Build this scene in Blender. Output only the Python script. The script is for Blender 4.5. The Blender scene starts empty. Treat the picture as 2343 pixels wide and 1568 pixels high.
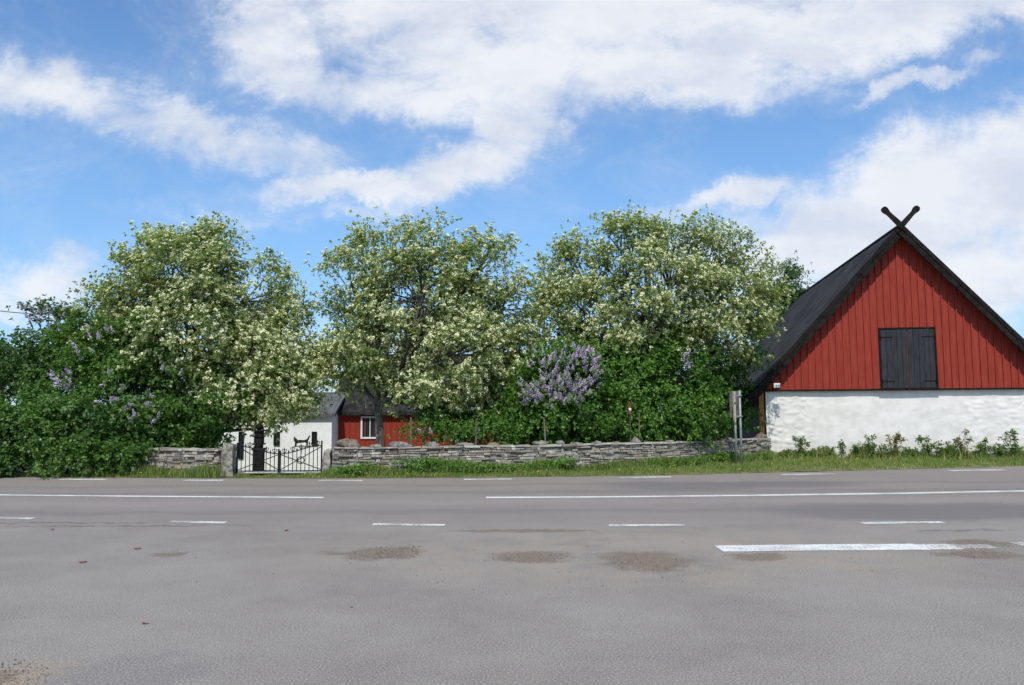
import bpy, bmesh, math, random
import numpy as np
from mathutils import Vector, Matrix, noise as mnoise
random.seed(7); rng=np.random.default_rng(11)
S=bpy.context.scene; COL=S.collection; R=math.radians
# ------------------------------------------------------------------ camera
F=1787.0; CH=1.6
cd=bpy.data.cameras.new("camera"); cam=bpy.data.objects.new("camera",cd); COL.objects.link(cam)
cd.sensor_width=36; cd.lens=36*F/2343; cd.clip_end=6000; cd.clip_start=0.05
RM=(Matrix.Rotation(R(90+4.99),3,'X')@Matrix.Rotation(R(-0.3),3,'Z'))
cam.matrix_world=Matrix.Translation((0,0,CH))@RM.to_4x4(); S.camera=cam
def ray(px,py): return RM@Vector((px-1171.5,784-py,-F))
def P(px,py,Y):
    r=ray(px,py); t=Y/r.y; return Vector((r.x*t,Y,CH+r.z*t))
def G(px,py,z=0):
    r=ray(px,py); t=(z-CH)/r.z; return Vector((r.x*t,r.y*t,z))
def GX(px,Y,z=0):
    p=P(px,1040,Y); return Vector((p.x,Y,z))
# ------------------------------------------------------------------ node helpers
def newmat(name):
    m=bpy.data.materials.new(name); m.use_nodes=True; nt=m.node_tree
    return m,nt,nt.nodes['Principled BSDF']
def nd(nt,t,**k):
    n=nt.nodes.new(t)
    for a,b in k.items(): setattr(n,a,b)
    return n
def setin(nt,n,i,v):
    if v is None: return
    if isinstance(v,bpy.types.NodeSocket): nt.links.new(v,n.inputs[i])
    else: n.inputs[i].default_value=v
def M(nt,op,a,b=None,c=None,clamp=False):
    n=nd(nt,'ShaderNodeMath',operation=op); n.use_clamp=clamp
    setin(nt,n,0,a); setin(nt,n,1,b); setin(nt,n,2,c); return n.outputs[0]
def mix(nt,f,a,b,bt='MIX'):
    n=nd(nt,'ShaderNodeMix',data_type='RGBA',blend_type=bt)
    setin(nt,n,0,f)
    for i,v in ((6,a),(7,b)):
        if isinstance(v,tuple) and len(v)==3: v=(*v,1)
        setin(nt,n,i,v)
    return n.outputs[2]
def noi(nt,vec,scale,detail=4,rough=.55,dist=0):
    n=nd(nt,'ShaderNodeTexNoise'); setin(nt,n,'Vector',vec); n.inputs['Scale'].default_value=scale
    n.inputs['Detail'].default_value=detail; n.inputs['Roughness'].default_value=rough; n.inputs['Distortion'].default_value=dist
    return n
def mr(nt,v,a,b,c=0,d=1,smooth=True):
    n=nd(nt,'ShaderNodeMapRange'); n.interpolation_type='SMOOTHSTEP' if smooth else 'LINEAR'
    setin(nt,n,0,v)
    for i,x in enumerate((a,b,c,d)): n.inputs[i+1].default_value=x
    return n.outputs[0]
def mapping(nt,vec,loc=(0,0,0),rot=(0,0,0),sc=(1,1,1),vt='POINT'):
    n=nd(nt,'ShaderNodeMapping',vector_type=vt); setin(nt,n,0,vec)
    n.inputs[1].default_value=loc; n.inputs[2].default_value=rot; n.inputs[3].default_value=sc; return n.outputs[0]
def vlen(nt,v):
    n=nd(nt,'ShaderNodeVectorMath',operation='LENGTH'); setin(nt,n,0,v); return n.outputs['Value']
def vop(nt,op,a,b):
    n=nd(nt,'ShaderNodeVectorMath',operation=op); setin(nt,n,0,a); setin(nt,n,1,b); return n.outputs[0]
def objc(nt): return nd(nt,'ShaderNodeTexCoord').outputs['Object']
def bump(nt,b,h,st=.5,dist=.02):
    n=nd(nt,'ShaderNodeBump'); n.inputs['Strength'].default_value=st; n.inputs['Distance'].default_value=dist
    nt.links.new(h,n.inputs['Height']); nt.links.new(n.outputs[0],b.inputs['Normal'])
def attr(nt,name='tint'): return nd(nt,'ShaderNodeAttribute',attribute_name=name).outputs['Fac']
def nmat(name,c1,c2,scale=5,rough=.8,bst=.3,bd=.01,detail=4,stretch=(1,1,1),tint=0,metal=0,lo=.35,hi=.65,spec=None):
    m,nt,b=newmat(name); v=mapping(nt,objc(nt),sc=stretch); n=noi(nt,v,scale,detail)
    c=mix(nt,mr(nt,n.outputs[0],lo,hi),c1,c2)
    if tint: 
        g=M(nt,'ADD',M(nt,'MULTIPLY',attr(nt),tint),1-tint*.5)
        vm=nd(nt,'ShaderNodeVectorMath',operation='SCALE'); nt.links.new(c,vm.inputs[0]); nt.links.new(g,vm.inputs['Scale']); c=vm.outputs[0]
    nt.links.new(c,b.inputs['Base Color']); b.inputs['Roughness'].default_value=rough; b.inputs['Metallic'].default_value=metal
    if spec is not None: b.inputs['Specular IOR Level'].default_value=spec
    if bst: bump(nt,b,n.outputs[0],bst,bd)
    return m
def leafmat(name,dark,light,trans=.35,rough=.6,spec=.3,yellow=None):
    m,nt,b=newmat(name); t=attr(nt)
    c=mix(nt,t,dark,light)
    if yellow: c=mix(nt,mr(nt,t,.9,1),c,yellow)
    nt.links.new(c,b.inputs['Base Color']); b.inputs['Roughness'].default_value=rough
    b.inputs['Specular IOR Level'].default_value=spec
    tr=nd(nt,'ShaderNodeBsdfTranslucent'); 
    c2=mix(nt,1.0,c,(1.15,1.3,.6),'MULTIPLY'); nt.links.new(c2,tr.inputs[0])
    ms=nd(nt,'ShaderNodeMixShader'); ms.inputs[0].default_value=trans
    nt.links.new(b.outputs[0],ms.inputs[1]); nt.links.new(tr.outputs[0],ms.inputs[2])
    nt.links.new(ms.outputs[0],nt.nodes['Material Output'].inputs[0]); return m
# ------------------------------------------------------------------ mesh helpers
def mesh_np(name,V,Fq,mat,parent=None,tint=None,smooth=False):
    me=bpy.data.meshes.new(name); V=np.asarray(V,dtype=np.float32); Fq=np.asarray(Fq,dtype=np.int32); k=Fq.shape[1]
    me.vertices.add(len(V)); me.vertices.foreach_set('co',V.ravel())
    me.loops.add(Fq.size); me.loops.foreach_set('vertex_index',Fq.ravel())
    me.polygons.add(len(Fq)); me.polygons.foreach_set('loop_start',np.arange(0,Fq.size,k,dtype=np.int32))
    me.polygons.foreach_set('loop_total',np.full(len(Fq),k,dtype=np.int32))
    if tint is not None:
        a=me.attributes.new('tint','FLOAT','FACE'); a.data.foreach_set('value',np.asarray(tint,dtype=np.float32))
    me.update(calc_edges=True); me.validate()
    if smooth: me.polygons.foreach_set('use_smooth',[True]*len(me.polygons))
    me.materials.append(mat); o=bpy.data.objects.new(name,me); COL.objects.link(o)
    if parent: o.parent=parent
    return o
class MB:
    def __init__(s): s.v=[]; s.f=[]; s.t=[]
    def add(s,vs,fs,t=.5):
        k=len(s.v); s.v+= [tuple(x) for x in vs]; s.f+=[tuple(i+k for i in f) for f in fs]; s.t+=[t]*len(fs)
    def box(s,x0,x1,y0,y1,z0,z1,j=0,t=.5,mtx=None):
        vs=[Vector((x,y,z)) for z in (z0,z1) for y in (y0,y1) for x in (x0,x1)]
        if j: vs=[v+Vector([random.uniform(-j,j) for _ in range(3)]) for v in vs]
        if mtx: vs=[mtx@v for v in vs]
        s.add(vs,[(0,2,3,1),(4,5,7,6),(0,1,5,4),(2,6,7,3),(0,4,6,2),(1,3,7,5)],t)
    def bar(s,a,b,w,h=None,up=(0,0,1),t=.5):
        a=Vector(a); b=Vector(b); h=h or w; d=(b-a).normalized(); u=Vector(up)
        if abs(d.dot(u))>.98: u=Vector((0,1,0))
        x=d.cross(u).normalized(); y=x.cross(d)
        vs=[p+x*sx*w/2+y*sy*h/2 for p in (a,b) for sx,sy in ((-1,-1),(1,-1),(1,1),(-1,1))]
        s.add(vs,[(3,2,1,0),(4,5,6,7),(0,1,5,4),(1,2,6,5),(2,3,7,6),(3,0,4,7)],t)
    def tube(s,pts,rad,n=6,t=.5,cap=True):
        pts=[Vector(p) for p in pts]
        if not hasattr(rad,'__len__'): rad=[rad]*len(pts)
        vs=[]
        for i,p in enumerate(pts):
            d=(pts[min(i+1,len(pts)-1)]-pts[max(i-1,0)]); d=d.normalized() if d.length>1e-6 else Vector((0,0,1))
            u=Vector((0,1,0)) if abs(d.y)<.9 else Vector((1,0,0)); x=d.cross(u).normalized(); y=x.cross(d)
            vs+=[p+(x*math.cos(2*math.pi*j/n)+y*math.sin(2*math.pi*j/n))*rad[i] for j in range(n)]
        fs=[(i*n+j,i*n+(j+1)%n,(i+1)*n+(j+1)%n,(i+1)*n+j) for i in range(len(pts)-1) for j in range(n)]
        if cap: fs+=[tuple(range(n-1,-1,-1)),tuple((len(pts)-1)*n+j for j in range(n))]
        s.add(vs,fs,t)
    def prism(s,poly,y0,y1,t=.5):
        n=len(poly); vs=[(x,y0,z) for x,z in poly]+[(x,y1,z) for x,z in poly]
        s.add(vs,[tuple(range(n)),tuple(range(2*n-1,n-1,-1))]+[(i+n,(i+1)%n+n,(i+1)%n,i) for i in range(n)],t)
    def build(s,name,mat,parent=None,smooth=False,bevel=0):
        me=bpy.data.meshes.new(name); me.from_pydata(s.v,[],s.f)
        a=me.attributes.new('tint','FLOAT','FACE'); a.data.foreach_set('value',s.t)
        me.update(); me.materials.append(mat)
        if smooth: me.polygons.foreach_set('use_smooth',[True]*len(me.polygons))
        o=bpy.data.objects.new(name,me); COL.objects.link(o)
        if parent: o.parent=parent
        if bevel:
            b=o.modifiers.new('b','BEVEL'); b.width=bevel; b.segments=2
        return o
def tag(o,label=None,cat=None,group=None,kind=None):
    for k,v in (('label',label),('category',cat),('group',group),('kind',kind)):
        if v: o[k]=v
    return o
def thing(name,label,cat,loc=(0,0,0),rz=0,group=None):
    o=bpy.data.objects.new(name,None); COL.objects.link(o); o.location=loc; o.rotation_euler=(0,0,rz); o.empty_display_size=.2
    return tag(o,label,cat,group)
ORD=['first','second','third','fourth','fifth','sixth','seventh','eighth','ninth','tenth','eleventh','twelfth','thirteenth','fourteenth','fifteenth','sixteenth','seventeenth','eighteenth','nineteenth','twentieth']
def sm(x): 
    x=np.clip(x,0,1); return x*x*(3-2*x)
# ------------------------------------------------------------------ road edge & wall curves
ed=[G(px,py) for px,py in ((-200,1086),(0,1091),(350,1094),(700,1095.5),(1000,1094),(1300,1091),(1600,1086),(1800,1081),(2000,1076),(2343,1067),(2600,1060))]
EX=[p.x for p in ed]; EY=[p.y for p in ed]
def Yedge(x): return np.interp(x,EX,EY)
WP=[(330,20.4),(520,19.7),(745,19.7),(1000,20.0),(1300,20.6),(1500,21.4),(1650,22.8),(1752,24.3)]
WX=[GX(a,b).x for a,b in WP]; WY=[b for a,b in WP]
def Ywall(x): return np.interp(x,WX,WY)
def hgt(x,y):
    w=sm((x+24)/6)*(1-sm((x-0)/5)); return -.03-.6*w*sm((y-20.4)/4.5)*(1-sm((y-45)/30))
# ------------------------------------------------------------------ ground
def sheet(name,xs,yf,zf,mat,label=None):
    V=[];n=None
    for x in xs:
        ys=yf(x); n=len(ys)
        for y in ys: V.append((x,y,zf(x,y)))
    Fq=[(i*n+j,(i+1)*n+j,(i+1)*n+j+1,i*n+j+1) for i in range(len(xs)-1) for j in range(n-1)]
    return mesh_np(name,V,Fq,mat,smooth=True)
grassg=nmat('garden_ground_mat',(.045,.075,.02),(.11,.14,.04),2.2,.95,.6,.05)
xs=np.unique(np.concatenate([np.linspace(-2500,-60,12),np.linspace(-60,60,80),np.linspace(60,2500,12)]))
ysg=np.unique(np.concatenate([np.linspace(-600,-10,6),np.linspace(-10,60,90),np.linspace(60,3500,20)]))
o=sheet('ground',xs,lambda x:ysg,lambda x,y:float(hgt(x,y)) ,grassg); tag(o,kind='structure')
# asphalt
m,nt,b=newmat('asphalt'); oc=objc(nt)
big=noi(nt,oc,.45,5,.65).outputs[0]; med=noi(nt,oc,2.6,5,.7).outputs[0]
gr=noi(nt,oc,75,3,.85).outputs[0]
c=mix(nt,mr(nt,big,.38,.62),(.208,.184,.158),(.275,.247,.213))
c=mix(nt,mr(nt,med,.38,.62,0,.6),c,(.248,.221,.190)); 
wv=vop(nt,'MULTIPLY',vop(nt,'SUBTRACT',noi(nt,oc,.6,3).outputs['Color'],(.5,.5,.5)),(.8,1.2,0)); ocw=vop(nt,'ADD',oc,wv)
wv2=vop(nt,'MULTIPLY',vop(nt,'SUBTRACT',noi(nt,oc,2.2,8,.88).outputs['Color'],(.5,.5,.5)),(1.6,1.0,0)); ocw2=vop(nt,'ADD',oc,wv2)
def ell(px,py,wx,hy,soft=.5,src=None,rot=0):
    g=G(px,py); off=py-940; ry=hy/(off*off/(F*CH)); rx=wx*g.y/F
    v=mapping(nt,src or ocw2,(g.x,g.y,0),(0,0,rot),(rx,ry,1e5),'TEXTURE')
    return mr(nt,vlen(nt,v),1.1,1-soft,0,1)
sepw=nd(nt,'ShaderNodeSeparateXYZ'); nt.links.new(ocw,sepw.inputs[0])
road=mr(nt,sepw.outputs[1],11.0,11.9)
c=mix(nt,M(nt,'MULTIPLY',road,.65),c,(.222,.190,.169))
for yy,w in ((12.7,.5),(15.6,.6),(17.2,.5)):
    t=mr(nt,M(nt,'ABSOLUTE',M(nt,'SUBTRACT',sepw.outputs[1],yy)),w,0,0,.5)
    c=mix(nt,t,c,(.148,.132,.122))
t=mr(nt,M(nt,'ABSOLUTE',M(nt,'SUBTRACT',sepw.outputs[1],14.0)),.7,0,0,.4); c=mix(nt,t,c,(.30,.265,.232))
for a in ((2150,1170,420,24,.4,ocw),(1560,1112,200,12,.5,ocw),(1800,1108,200,9,.5,ocw)):
    c=mix(nt,M(nt,'MULTIPLY',ell(*a),.75),c,(.132,.122,.115))
c=mix(nt,M(nt,'MULTIPLY',ell(290,1535,200,50,.4,None),.5),c,(.175,.163,.155))
rough_n=noi(nt,oc,1.7,5,.72).outputs[0]
dust=M(nt,'MULTIPLY',M(nt,'MULTIPLY',ell(1500,1265,950,75,.7,ocw),mr(nt,rough_n,.38,.60)),.75)
c=mix(nt,dust,c,(.31,.257,.20))
c=mix(nt,M(nt,'MULTIPLY',ell(10,1560,130,60,.8),.9),c,(.33,.25,.165))
sn=noi(nt,oc,18,6,.82).outputs[0]
stain=mix(nt,mr(nt,sn,.43,.57),(.050,.036,.026),(.22,.165,.11)); sacc=None
for a in ((875,1266,95,18),(1210,1273,118,16),(1480,1283,102,28),(2235,1243,80,9),(2250,1270,98,12),(1740,1275,75,11),(380,1270,45,7),(780,1268,50,5),(0,1550,60,25),(1200,1215,190,4)):
    e=ell(*a,.35); sacc=e if sacc is None else M(nt,'MAXIMUM',sacc,e)
c=mix(nt,M(nt,'MULTIPLY',sacc,mr(nt,sn,.38,.55,.35,1)),c,stain)
for a in ((300,1204,330,1.8),(150,1197,260,1.5),(2200,1214,120,2)):
    c=mix(nt,M(nt,'MULTIPLY',ell(*a),.7),c,(.06,.055,.052))
c=mix(nt,mr(nt,gr,.50,.66,.0,.75),c,(.47,.44,.40)); c=mix(nt,mr(nt,gr,.49,.33,0,.78),c,(.07,.064,.057))
nt.links.new(c,b.inputs['Base Color']); b.inputs['Roughness'].default_value=.95; b.inputs['Specular IOR Level'].default_value=.12
bump(nt,b,gr,.08,.003); asphalt=m
xr=np.unique(np.concatenate([np.linspace(-200,-16,8),np.linspace(-16,22,140),np.linspace(22,200,8)]))
def edgej(x): return float(Yedge(x)+.07*mnoise.noise((x*2,0,0))+.05*mnoise.noise((x*9,4,0)))
o=sheet('road',xr,lambda x:[-40,-10,0,5,10,14,edgej(x)],lambda x,y:0,asphalt); tag(o,kind='structure')
vergem=nmat('verge_soil',(.10,.12,.03),(.24,.21,.10),3,.95,.7,.04)
o=sheet('grass_verge',xr,lambda x:[edgej(x)+.002,edgej(x)+.15,edgej(x)+.5,edgej(x)+1.2,float(Ywall(x))+.3,float(Ywall(x))+2.6 if x>WX[-1] else float(Ywall(x))+.5],
        lambda x,y:.005+.05*min(1,max(0,y-Yedge(x)))+.02*mnoise.noise((x*2,y*2,0)),vergem); tag(o,kind='structure')
gravel=nmat('pale_gravel',(.55,.53,.48),(.74,.72,.67),14,.95,.5,.02)
gx0,gx1=GX(545,19.7).x,GX(738,19.7).x
o=sheet('path',np.linspace(gx0,gx1,10),lambda x:np.linspace(19.55,29.6,30),lambda x,y:float(hgt(x,y))+.12,gravel); tag(o,kind='structure')
# ------------------------------------------------------------------ markings
def paintmat(name,lo,hi,amt,cl=(.74,.73,.69)):
    m,nt,b=newmat(name); oc=objc(nt)
    w=mr(nt,noi(nt,oc,26,4,.8).outputs[0],lo,lo+.10,0,amt); w2=mr(nt,noi(nt,oc,1.6,4,.6).outputs[0],.42,.66,0,hi)
    c=mix(nt,M(nt,'ADD',w,w2,clamp=True),cl,(.26,.228,.195)); nt.links.new(c,b.inputs['Base Color']); b.inputs['Roughness'].default_value=.85; return m
paint=paintmat('worn_road_paint',.47,.65,.8); paintw=paintmat('white_road_paint',.52,.38,.8); paintx=paintmat('flaking_road_paint',.40,.8,.95,(.62,.58,.52))
def strip(name,pts,w,mat,n=12):
    g=[G(*p) for p in pts]; X=[p.x for p in g]; Yv=[p.y for p in g]
    xx=np.linspace(X[0],X[-1],n); V=[];
    for x in xx:
        y=float(np.interp(x,X,Yv)); e=.012*mnoise.noise((x*6,y,0)); e2=.02*mnoise.noise((x*11,y,5))
        V+=[(x,y-w/2+e,.004),(x,y+w/2+e2,.004)]
    o=mesh_np(name,V,[(2*i,2*i+2,2*i+3,2*i+1) for i in range(n-1)],mat); return tag(o,kind='structure')
for a,bb,y in ((135,245,1097.5),(420,512,1099.5),(730,830,1100),(1062,1172,1097.5),(1420,1535,1092.5),(1788,1912,1085.5),(2172,2298,1076.5)):
    strip('edge_marking',[(a,y+ (0 if a<1400 else 1)),(bb,y-(0 if a<1000 else 1))],.27,paint)
strip('centre_marking',[(-150,1130),(0,1133),(300,1136),(740,1139)],.18,paintw,30)
strip('centre_marking',[(1112,1139),(1400,1137.5),(1727,1134),(2050,1129.5),(2343,1124),(2500,1121)],.22,paintw,40)
for a,bb,y0,y1 in ((-60,75,1184,1187),(390,517,1194,1196.5),(853,1018,1200.5,1202),(1393,1567,1203,1202),(1972,2157,1197.5,1195.5)):
    strip('edge_marking',[(a,y0),(bb,y1)],.18,paint)
strip('stop_marking',[(1645,1256),(1900,1253),(2110,1252)],.40,paintw,60)
strip('stop_marking',[(2110.5,1252),(2190,1251.5)],.36,paint,20)
strip('stop_marking',[(2190.5,1251.5),(2275,1251)],.28,paintx,14)
strip('stop_marking',[(2332,1248),(2500,1245)],.36,paint,8)
# pebbles
pebm=nmat('loose_gravel_mat',(.09,.07,.055),(.24,.20,.16),9,.9,0,tint=.8)
V=[];Fq=[];T=[]
for px,py,wx,hy,n in ((890,1266,80,14,360),(930,1255,50,8,140),(1210,1273,95,12,110),(1480,1285,90,20,160),(2240,1265,70,12,130),(40,1545,80,35,180),(1200,1300,900,70,220)):
    for _ in range(n):
        r=random.random()**.6; a=random.random()*6.283; p=G(px+wx*r*math.cos(a),py+hy*r*math.sin(a)); s=random.uniform(.003,.011)
        k=len(V); V+=[(p.x+s*random.uniform(.6,1.2)*math.cos(q),p.y+s*random.uniform(.6,1.2)*math.sin(q),0.001) for q in (0,1.57,3.14,4.71)]+[(p.x,p.y,s*1.1)]
        Fq+=[(k,k+1,k+4),(k+1,k+2,k+4),(k+2,k+3,k+4),(k+3,k,k+4)]; T+=[random.random()]*4
tag(mesh_np('loose_gravel',V,Fq,pebm,tint=T),'loose brown grit gathered in the worn hollows of the asphalt','gravel',kind='stuff')
lm=nmat('dry_leaf_mat',(.25,.05,.03),(.16,.06,.03),20,.7,0)
spots=[('red brown dry leaf on the asphalt, near the left lower corner',333,1428,.035),('curled dry leaf lying left of the grit hollows, nearest of the pair',190,1288,.05),('bright red dry leaf on the asphalt at left, beyond the curled one',315,1257,.05),('small dark leaf on the old asphalt seam, left of the centre',655,1215,.05),('tiny dark leaf on the far left of the asphalt seam',120,1213,.045),('tiny pale brown leaf alone on the middle asphalt',805,1390,.022)]
for lab,px,py,s in spots:
    g=G(px,py); mb=MB(); 
    mb.add([(-s,0,.004),(-.3*s,-.5*s,.004),(.6*s,-.35*s,s*.35),(s,.05*s,.01),(.4*s,.5*s,.008),(-.3*s,.45*s,s*.4)],[(0,1,2,5),(2,3,4,5)])
    o=mb.build('fallen_leaf',lm); o.location=g; o.rotation_euler=(0,0,random.random()*6); tag(o,lab,'leaf','dry leaves on the asphalt')
# ------------------------------------------------------------------ foliage
def nrm(a): return a/np.maximum(np.linalg.norm(a,axis=-1,keepdims=True),1e-6)
def leaves(c,ax,k,L,W,spread=1.0,droop=.15,tintc=None):
    n=len(c); C=np.repeat(c,k,0); A=np.repeat(ax,k,0)
    d=nrm(A*.45+rng.normal(size=(n*k,3))*spread*.6); s=nrm(np.cross(d,A+rng.normal(size=(n*k,3))*.28))
    l=L*rng.uniform(.65,1.2,(n*k,1)); w=W*rng.uniform(.7,1.15,(n*k,1)); dr=np.zeros((n*k,3)); dr[:,2]=-droop
    b0=C+d*l*.15; mid=C+d*l*.6; tip=C+(d+dr)*l*1.1
    V=np.stack([b0,mid+s*w/2,tip,mid-s*w/2],1).reshape(-1,3); Fq=np.arange(n*k*4).reshape(-1,4)
    t=(np.repeat(tintc,k) if tintc is not None else .5)+rng.normal(size=n*k)*.18
    return V,Fq,np.clip(t,0,1)
def heads(c,ax,k,rad,q,flat=.35,tints=(.3,1)):
    n=len(c); C=np.repeat(c,k,0); A=np.repeat(nrm(ax),k,0)
    o=rng.normal(size=(n*k,3)); o=nrm(o)*rad*rng.uniform(.1,1,(n*k,1))**.5
    along=(o*A).sum(1,keepdims=True); o=o-A*along*(1-flat)
    nn=nrm(A+rng.normal(size=(n*k,3))*.45); u=nrm(np.cross(nn,rng.normal(size=(n*k,3)))); v=np.cross(nn,u)
    h=q*rng.uniform(.6,1.2,(n*k,1))/2; ce=C+o
    V=np.stack([ce-u*h,ce+v*h,ce+u*h,ce-v*h],1).reshape(-1,3)
    return V,np.arange(n*k*4).reshape(-1,4),rng.uniform(tints[0],tints[1],n*k)
def panicles(c,ax,k,L,rad,q):
    n=len(c); C=np.repeat(c,k,0); A=np.repeat(nrm(ax),k,0); t=rng.uniform(0,1,(n*k,1))
    o=rng.normal(size=(n*k,3)); o=nrm(o-A*(o*A).sum(1,keepdims=True))
    nn=nrm(o+A*.3+rng.normal(size=(n*k,3))*.2); ce=C+A*t*L+o*rad*(1-t*.85)
    u=nrm(np.cross(nn,rng.normal(size=(n*k,3)))); v=np.cross(nn,u); h=q*rng.uniform(.7,1.2,(n*k,1))/2
    V=np.stack([ce-u*h,ce+v*h,ce+u*h,ce-v*h],1).reshape(-1,3)
    return V,np.arange(n*k*4).reshape(-1,4),np.clip(np.repeat(rng.uniform(0,1,n),k)*.6+rng.uniform(0,.5,n*k),0,1)
def join(parts):
    V=[];Fq=[];T=[];k=0
    for v,f,t in parts: V.append(v);Fq.append(f+k);T.append(t);k+=len(v)
    return np.concatenate(V),np.concatenate(Fq),np.concatenate(T)
def plant(name,label,cat,Y,lobes,base,mats,dens=14,per=34,L=.10,W=.055,k=6,sig=.2,inner=.45,bloom=0,bloom_kind=None,bloom_regions=None,group=None,
          trunkr=.13,fork=1.3,sprig=.25,stems=1,zmin=None,bk=12,br=.07,bq=.035,depthk=.9):
    bx=GX(base,Y).x; z0=float(hgt(bx,Y)); zmin=z0+.05 if zmin is None else zmin
    LB=[]
    for l in lobes:
        dy=l[3] if len(l)>3 else random.uniform(-.5,.5); p=P(l[0],l[1],Y+dy); LB.append((np.array(p),l[2]*(Y+dy)/F))
    cen=sum(c*r*r for c,r in LB)/sum(r*r for c,r in LB)
    root=thing(name,label,cat,(bx,Y,z0),0,group)
    org=np.array([bx,Y,z0]); vo=Vector(org)
    tb=MB(); forkp=Vector((bx+random.uniform(-.15,.15),Y+random.uniform(-.1,.1),z0+fork))
    stemtops=[]
    for s in range(stems):
        a=Vector((bx+(s-(stems-1)/2)*.22,Y+random.uniform(-.1,.1),z0-.1)); fp=forkp+Vector(((s-(stems-1)/2)*.5,random.uniform(-.2,.2),random.uniform(-.2,.2))) if stems>1 else forkp
        mid=(a+fp)/2+Vector((random.uniform(-.08,.08),0,0)); tb.tube([a-vo,mid-vo,fp-vo],[trunkr/(stems**.5)*1.15,trunkr/(stems**.5)*.9,trunkr/(stems**.5)*.75],8); stemtops.append(fp)
    C=[];CT=[];SH=[]
    for c,r in LB:
        n=max(3,int(dens*r*r))
        fp=min(stemtops,key=lambda q:(q-Vector(c)).length); cv=Vector(c); midp=fp.lerp(cv,.5)+Vector((random.uniform(-.2,.2),random.uniform(-.2,.2),-.15*(cv-fp).length*random.random()+.1))
        lr=min(.085,.05+.02*r)*(trunkr/.13)
        limb=[fp,fp.lerp(midp,.5),midp,midp.lerp(cv,.5)+Vector((0,0,.05)),cv]; tb.tube([q-vo for q in limb],[lr,lr*.85,lr*.7,lr*.5,lr*.3],6)
        dirs=nrm(rng.normal(size=(n,3))); rr=r*(inner+(1-inner)*rng.uniform(0,1,n)**.6)
        for dd,q in zip(dirs,rr):
            p=c+dd*q*np.array([1,depthk,1])
            if p[2]<zmin: continue
            if any(np.linalg.norm(p-c2)<r2*.55 for c2,r2 in LB if r2!=r) and random.random()<.45: continue
            if p[1]>c[1]+.5*r and random.random()<.35: continue
            st=limb[random.choice((2,3,3,4))]; pv=Vector(p); m2=st.lerp(pv,.55)+Vector([random.uniform(-.12,.12) for _ in range(3)])
            tb.tube([st-vo,m2-vo,pv-vo],[lr*.28+.004,lr*.18+.003,.004],4,cap=False)
            tt=random.gauss(.5,.16); mth=int(per*random.uniform(.5,1.4))
            cl=p+rng.normal(size=(mth,3))*np.array([sig*1.15,sig*1.15,sig*.75]); C.append(cl); CT+= [tt]*mth; SH+=[q/r]*mth
            if random.random()<sprig and q/r>.8:
                g=nrm(dd*.6+np.array([0,0,.8])+rng.normal(size=3)*.25); ln=random.uniform(.2,.45); ns=8
                pts=p+g*np.linspace(.1,ln,ns)[:,None]+rng.normal(size=(ns,3))*.04; C.append(pts); CT+=[tt+.1]*ns; SH+=[1.1]*ns
                tb.tube([pv-vo,Vector(p+g*ln)-vo],[.008,.003],4,cap=False)
    C=np.concatenate(C); CT=np.array(CT); SH=np.array(SH)
    ok=C[:,2]>zmin-.05; C=C[ok];CT=CT[ok];SH=SH[ok]
    ax=nrm(nrm(C-cen)*.7+np.array([0,-.25,.65])+rng.normal(size=C.shape)*.32)
    tb.build('trunk' if stems==1 else 'stems',mats['bark'],root,smooth=True)
    V,Fq,T=leaves(C,ax,k,L,W,tintc=CT); mesh_np('crown' if cat=='tree' else 'foliage',V-org,Fq,mats['leaf'],root,T)
    if bloom or bloom_regions:
        sel=np.zeros(len(C),bool)
        if bloom: sel|=(rng.uniform(size=len(C))<bloom*np.clip((SH-.35)*1.6,0,1)*np.clip(.35+.7*(CT),.2,1.0))
        if bloom_regions:
            for px,py,rp,cnt in bloom_regions:
                pc=P(px,py,Y); xr_=C[:,0]*Y/C[:,1]-pc.x; zr_=(C[:,2]-CH)*Y/C[:,1]+CH-pc.z; d=np.hypot(xr_,zr_)/(rp*Y/F)
                idx=np.where(d<1)[0]
                if len(idx):
                    idx=idx[np.argsort(C[idx,1]+rng.uniform(0,.25,len(idx)))][:max(cnt*2,1)]; rng.shuffle(idx); sel[idx[:cnt]]=True
        cc=C[sel]; aa=ax[sel]
        if len(cc):
            if bloom_kind=='panicle':
                aa=nrm(aa+np.array([0,-.25,.15])); V,Fq,T=panicles(cc-aa*.02+np.array([0,-.08,0]),aa,36,.19,.055,.034)
            else: V,Fq,T=heads(cc+aa*L*.75,nrm(aa+np.array([0,-.25,.4])),bk,br,bq)
            mesh_np('blossoms',V-org,Fq,mats['bloom'],root,T)
    return root
bark=nmat('grey_bark',(.07,.06,.05),(.15,.135,.115),8,.9,.6,.02,stretch=(1,1,.3))
barkd=nmat('dark_bark',(.035,.028,.023),(.07,.062,.05),8,.9,.6,.02,stretch=(1,1,.3))
wb=dict(bark=bark,leaf=leafmat('whitebeam_leaf',(.165,.22,.062),(.37,.425,.175),.45,.6,.35),bloom=leafmat('cream_blossom',(.72,.69,.42),(.89,.86,.62),.3,.8))
lbl=leafmat('lilac_blossom',(.46,.31,.60),(.86,.71,.93),.3,.8)
lil=dict(bark=barkd,leaf=leafmat('lilac_leaf',(.048,.13,.020),(.185,.34,.058),.42,.45,.5),bloom=lbl)
li2=dict(bark=barkd,leaf=leafmat('deep_green_leaf',(.041,.110,.020),(.158,.285,.052),.4,.45,.5),bloom=lbl)
drk=dict(bark=barkd,leaf=leafmat('dark_leaf',(.036,.088,.022),(.125,.215,.050),.37,.5,.4),bloom=lbl)
TK=dict(dens=22,per=46,L=.110,W=.064,k=5,sig=.22,bloom=.80,bk=9,br=.072,bq=.048,sprig=.5,group='cream flowering trees behind the stone wall')
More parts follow.
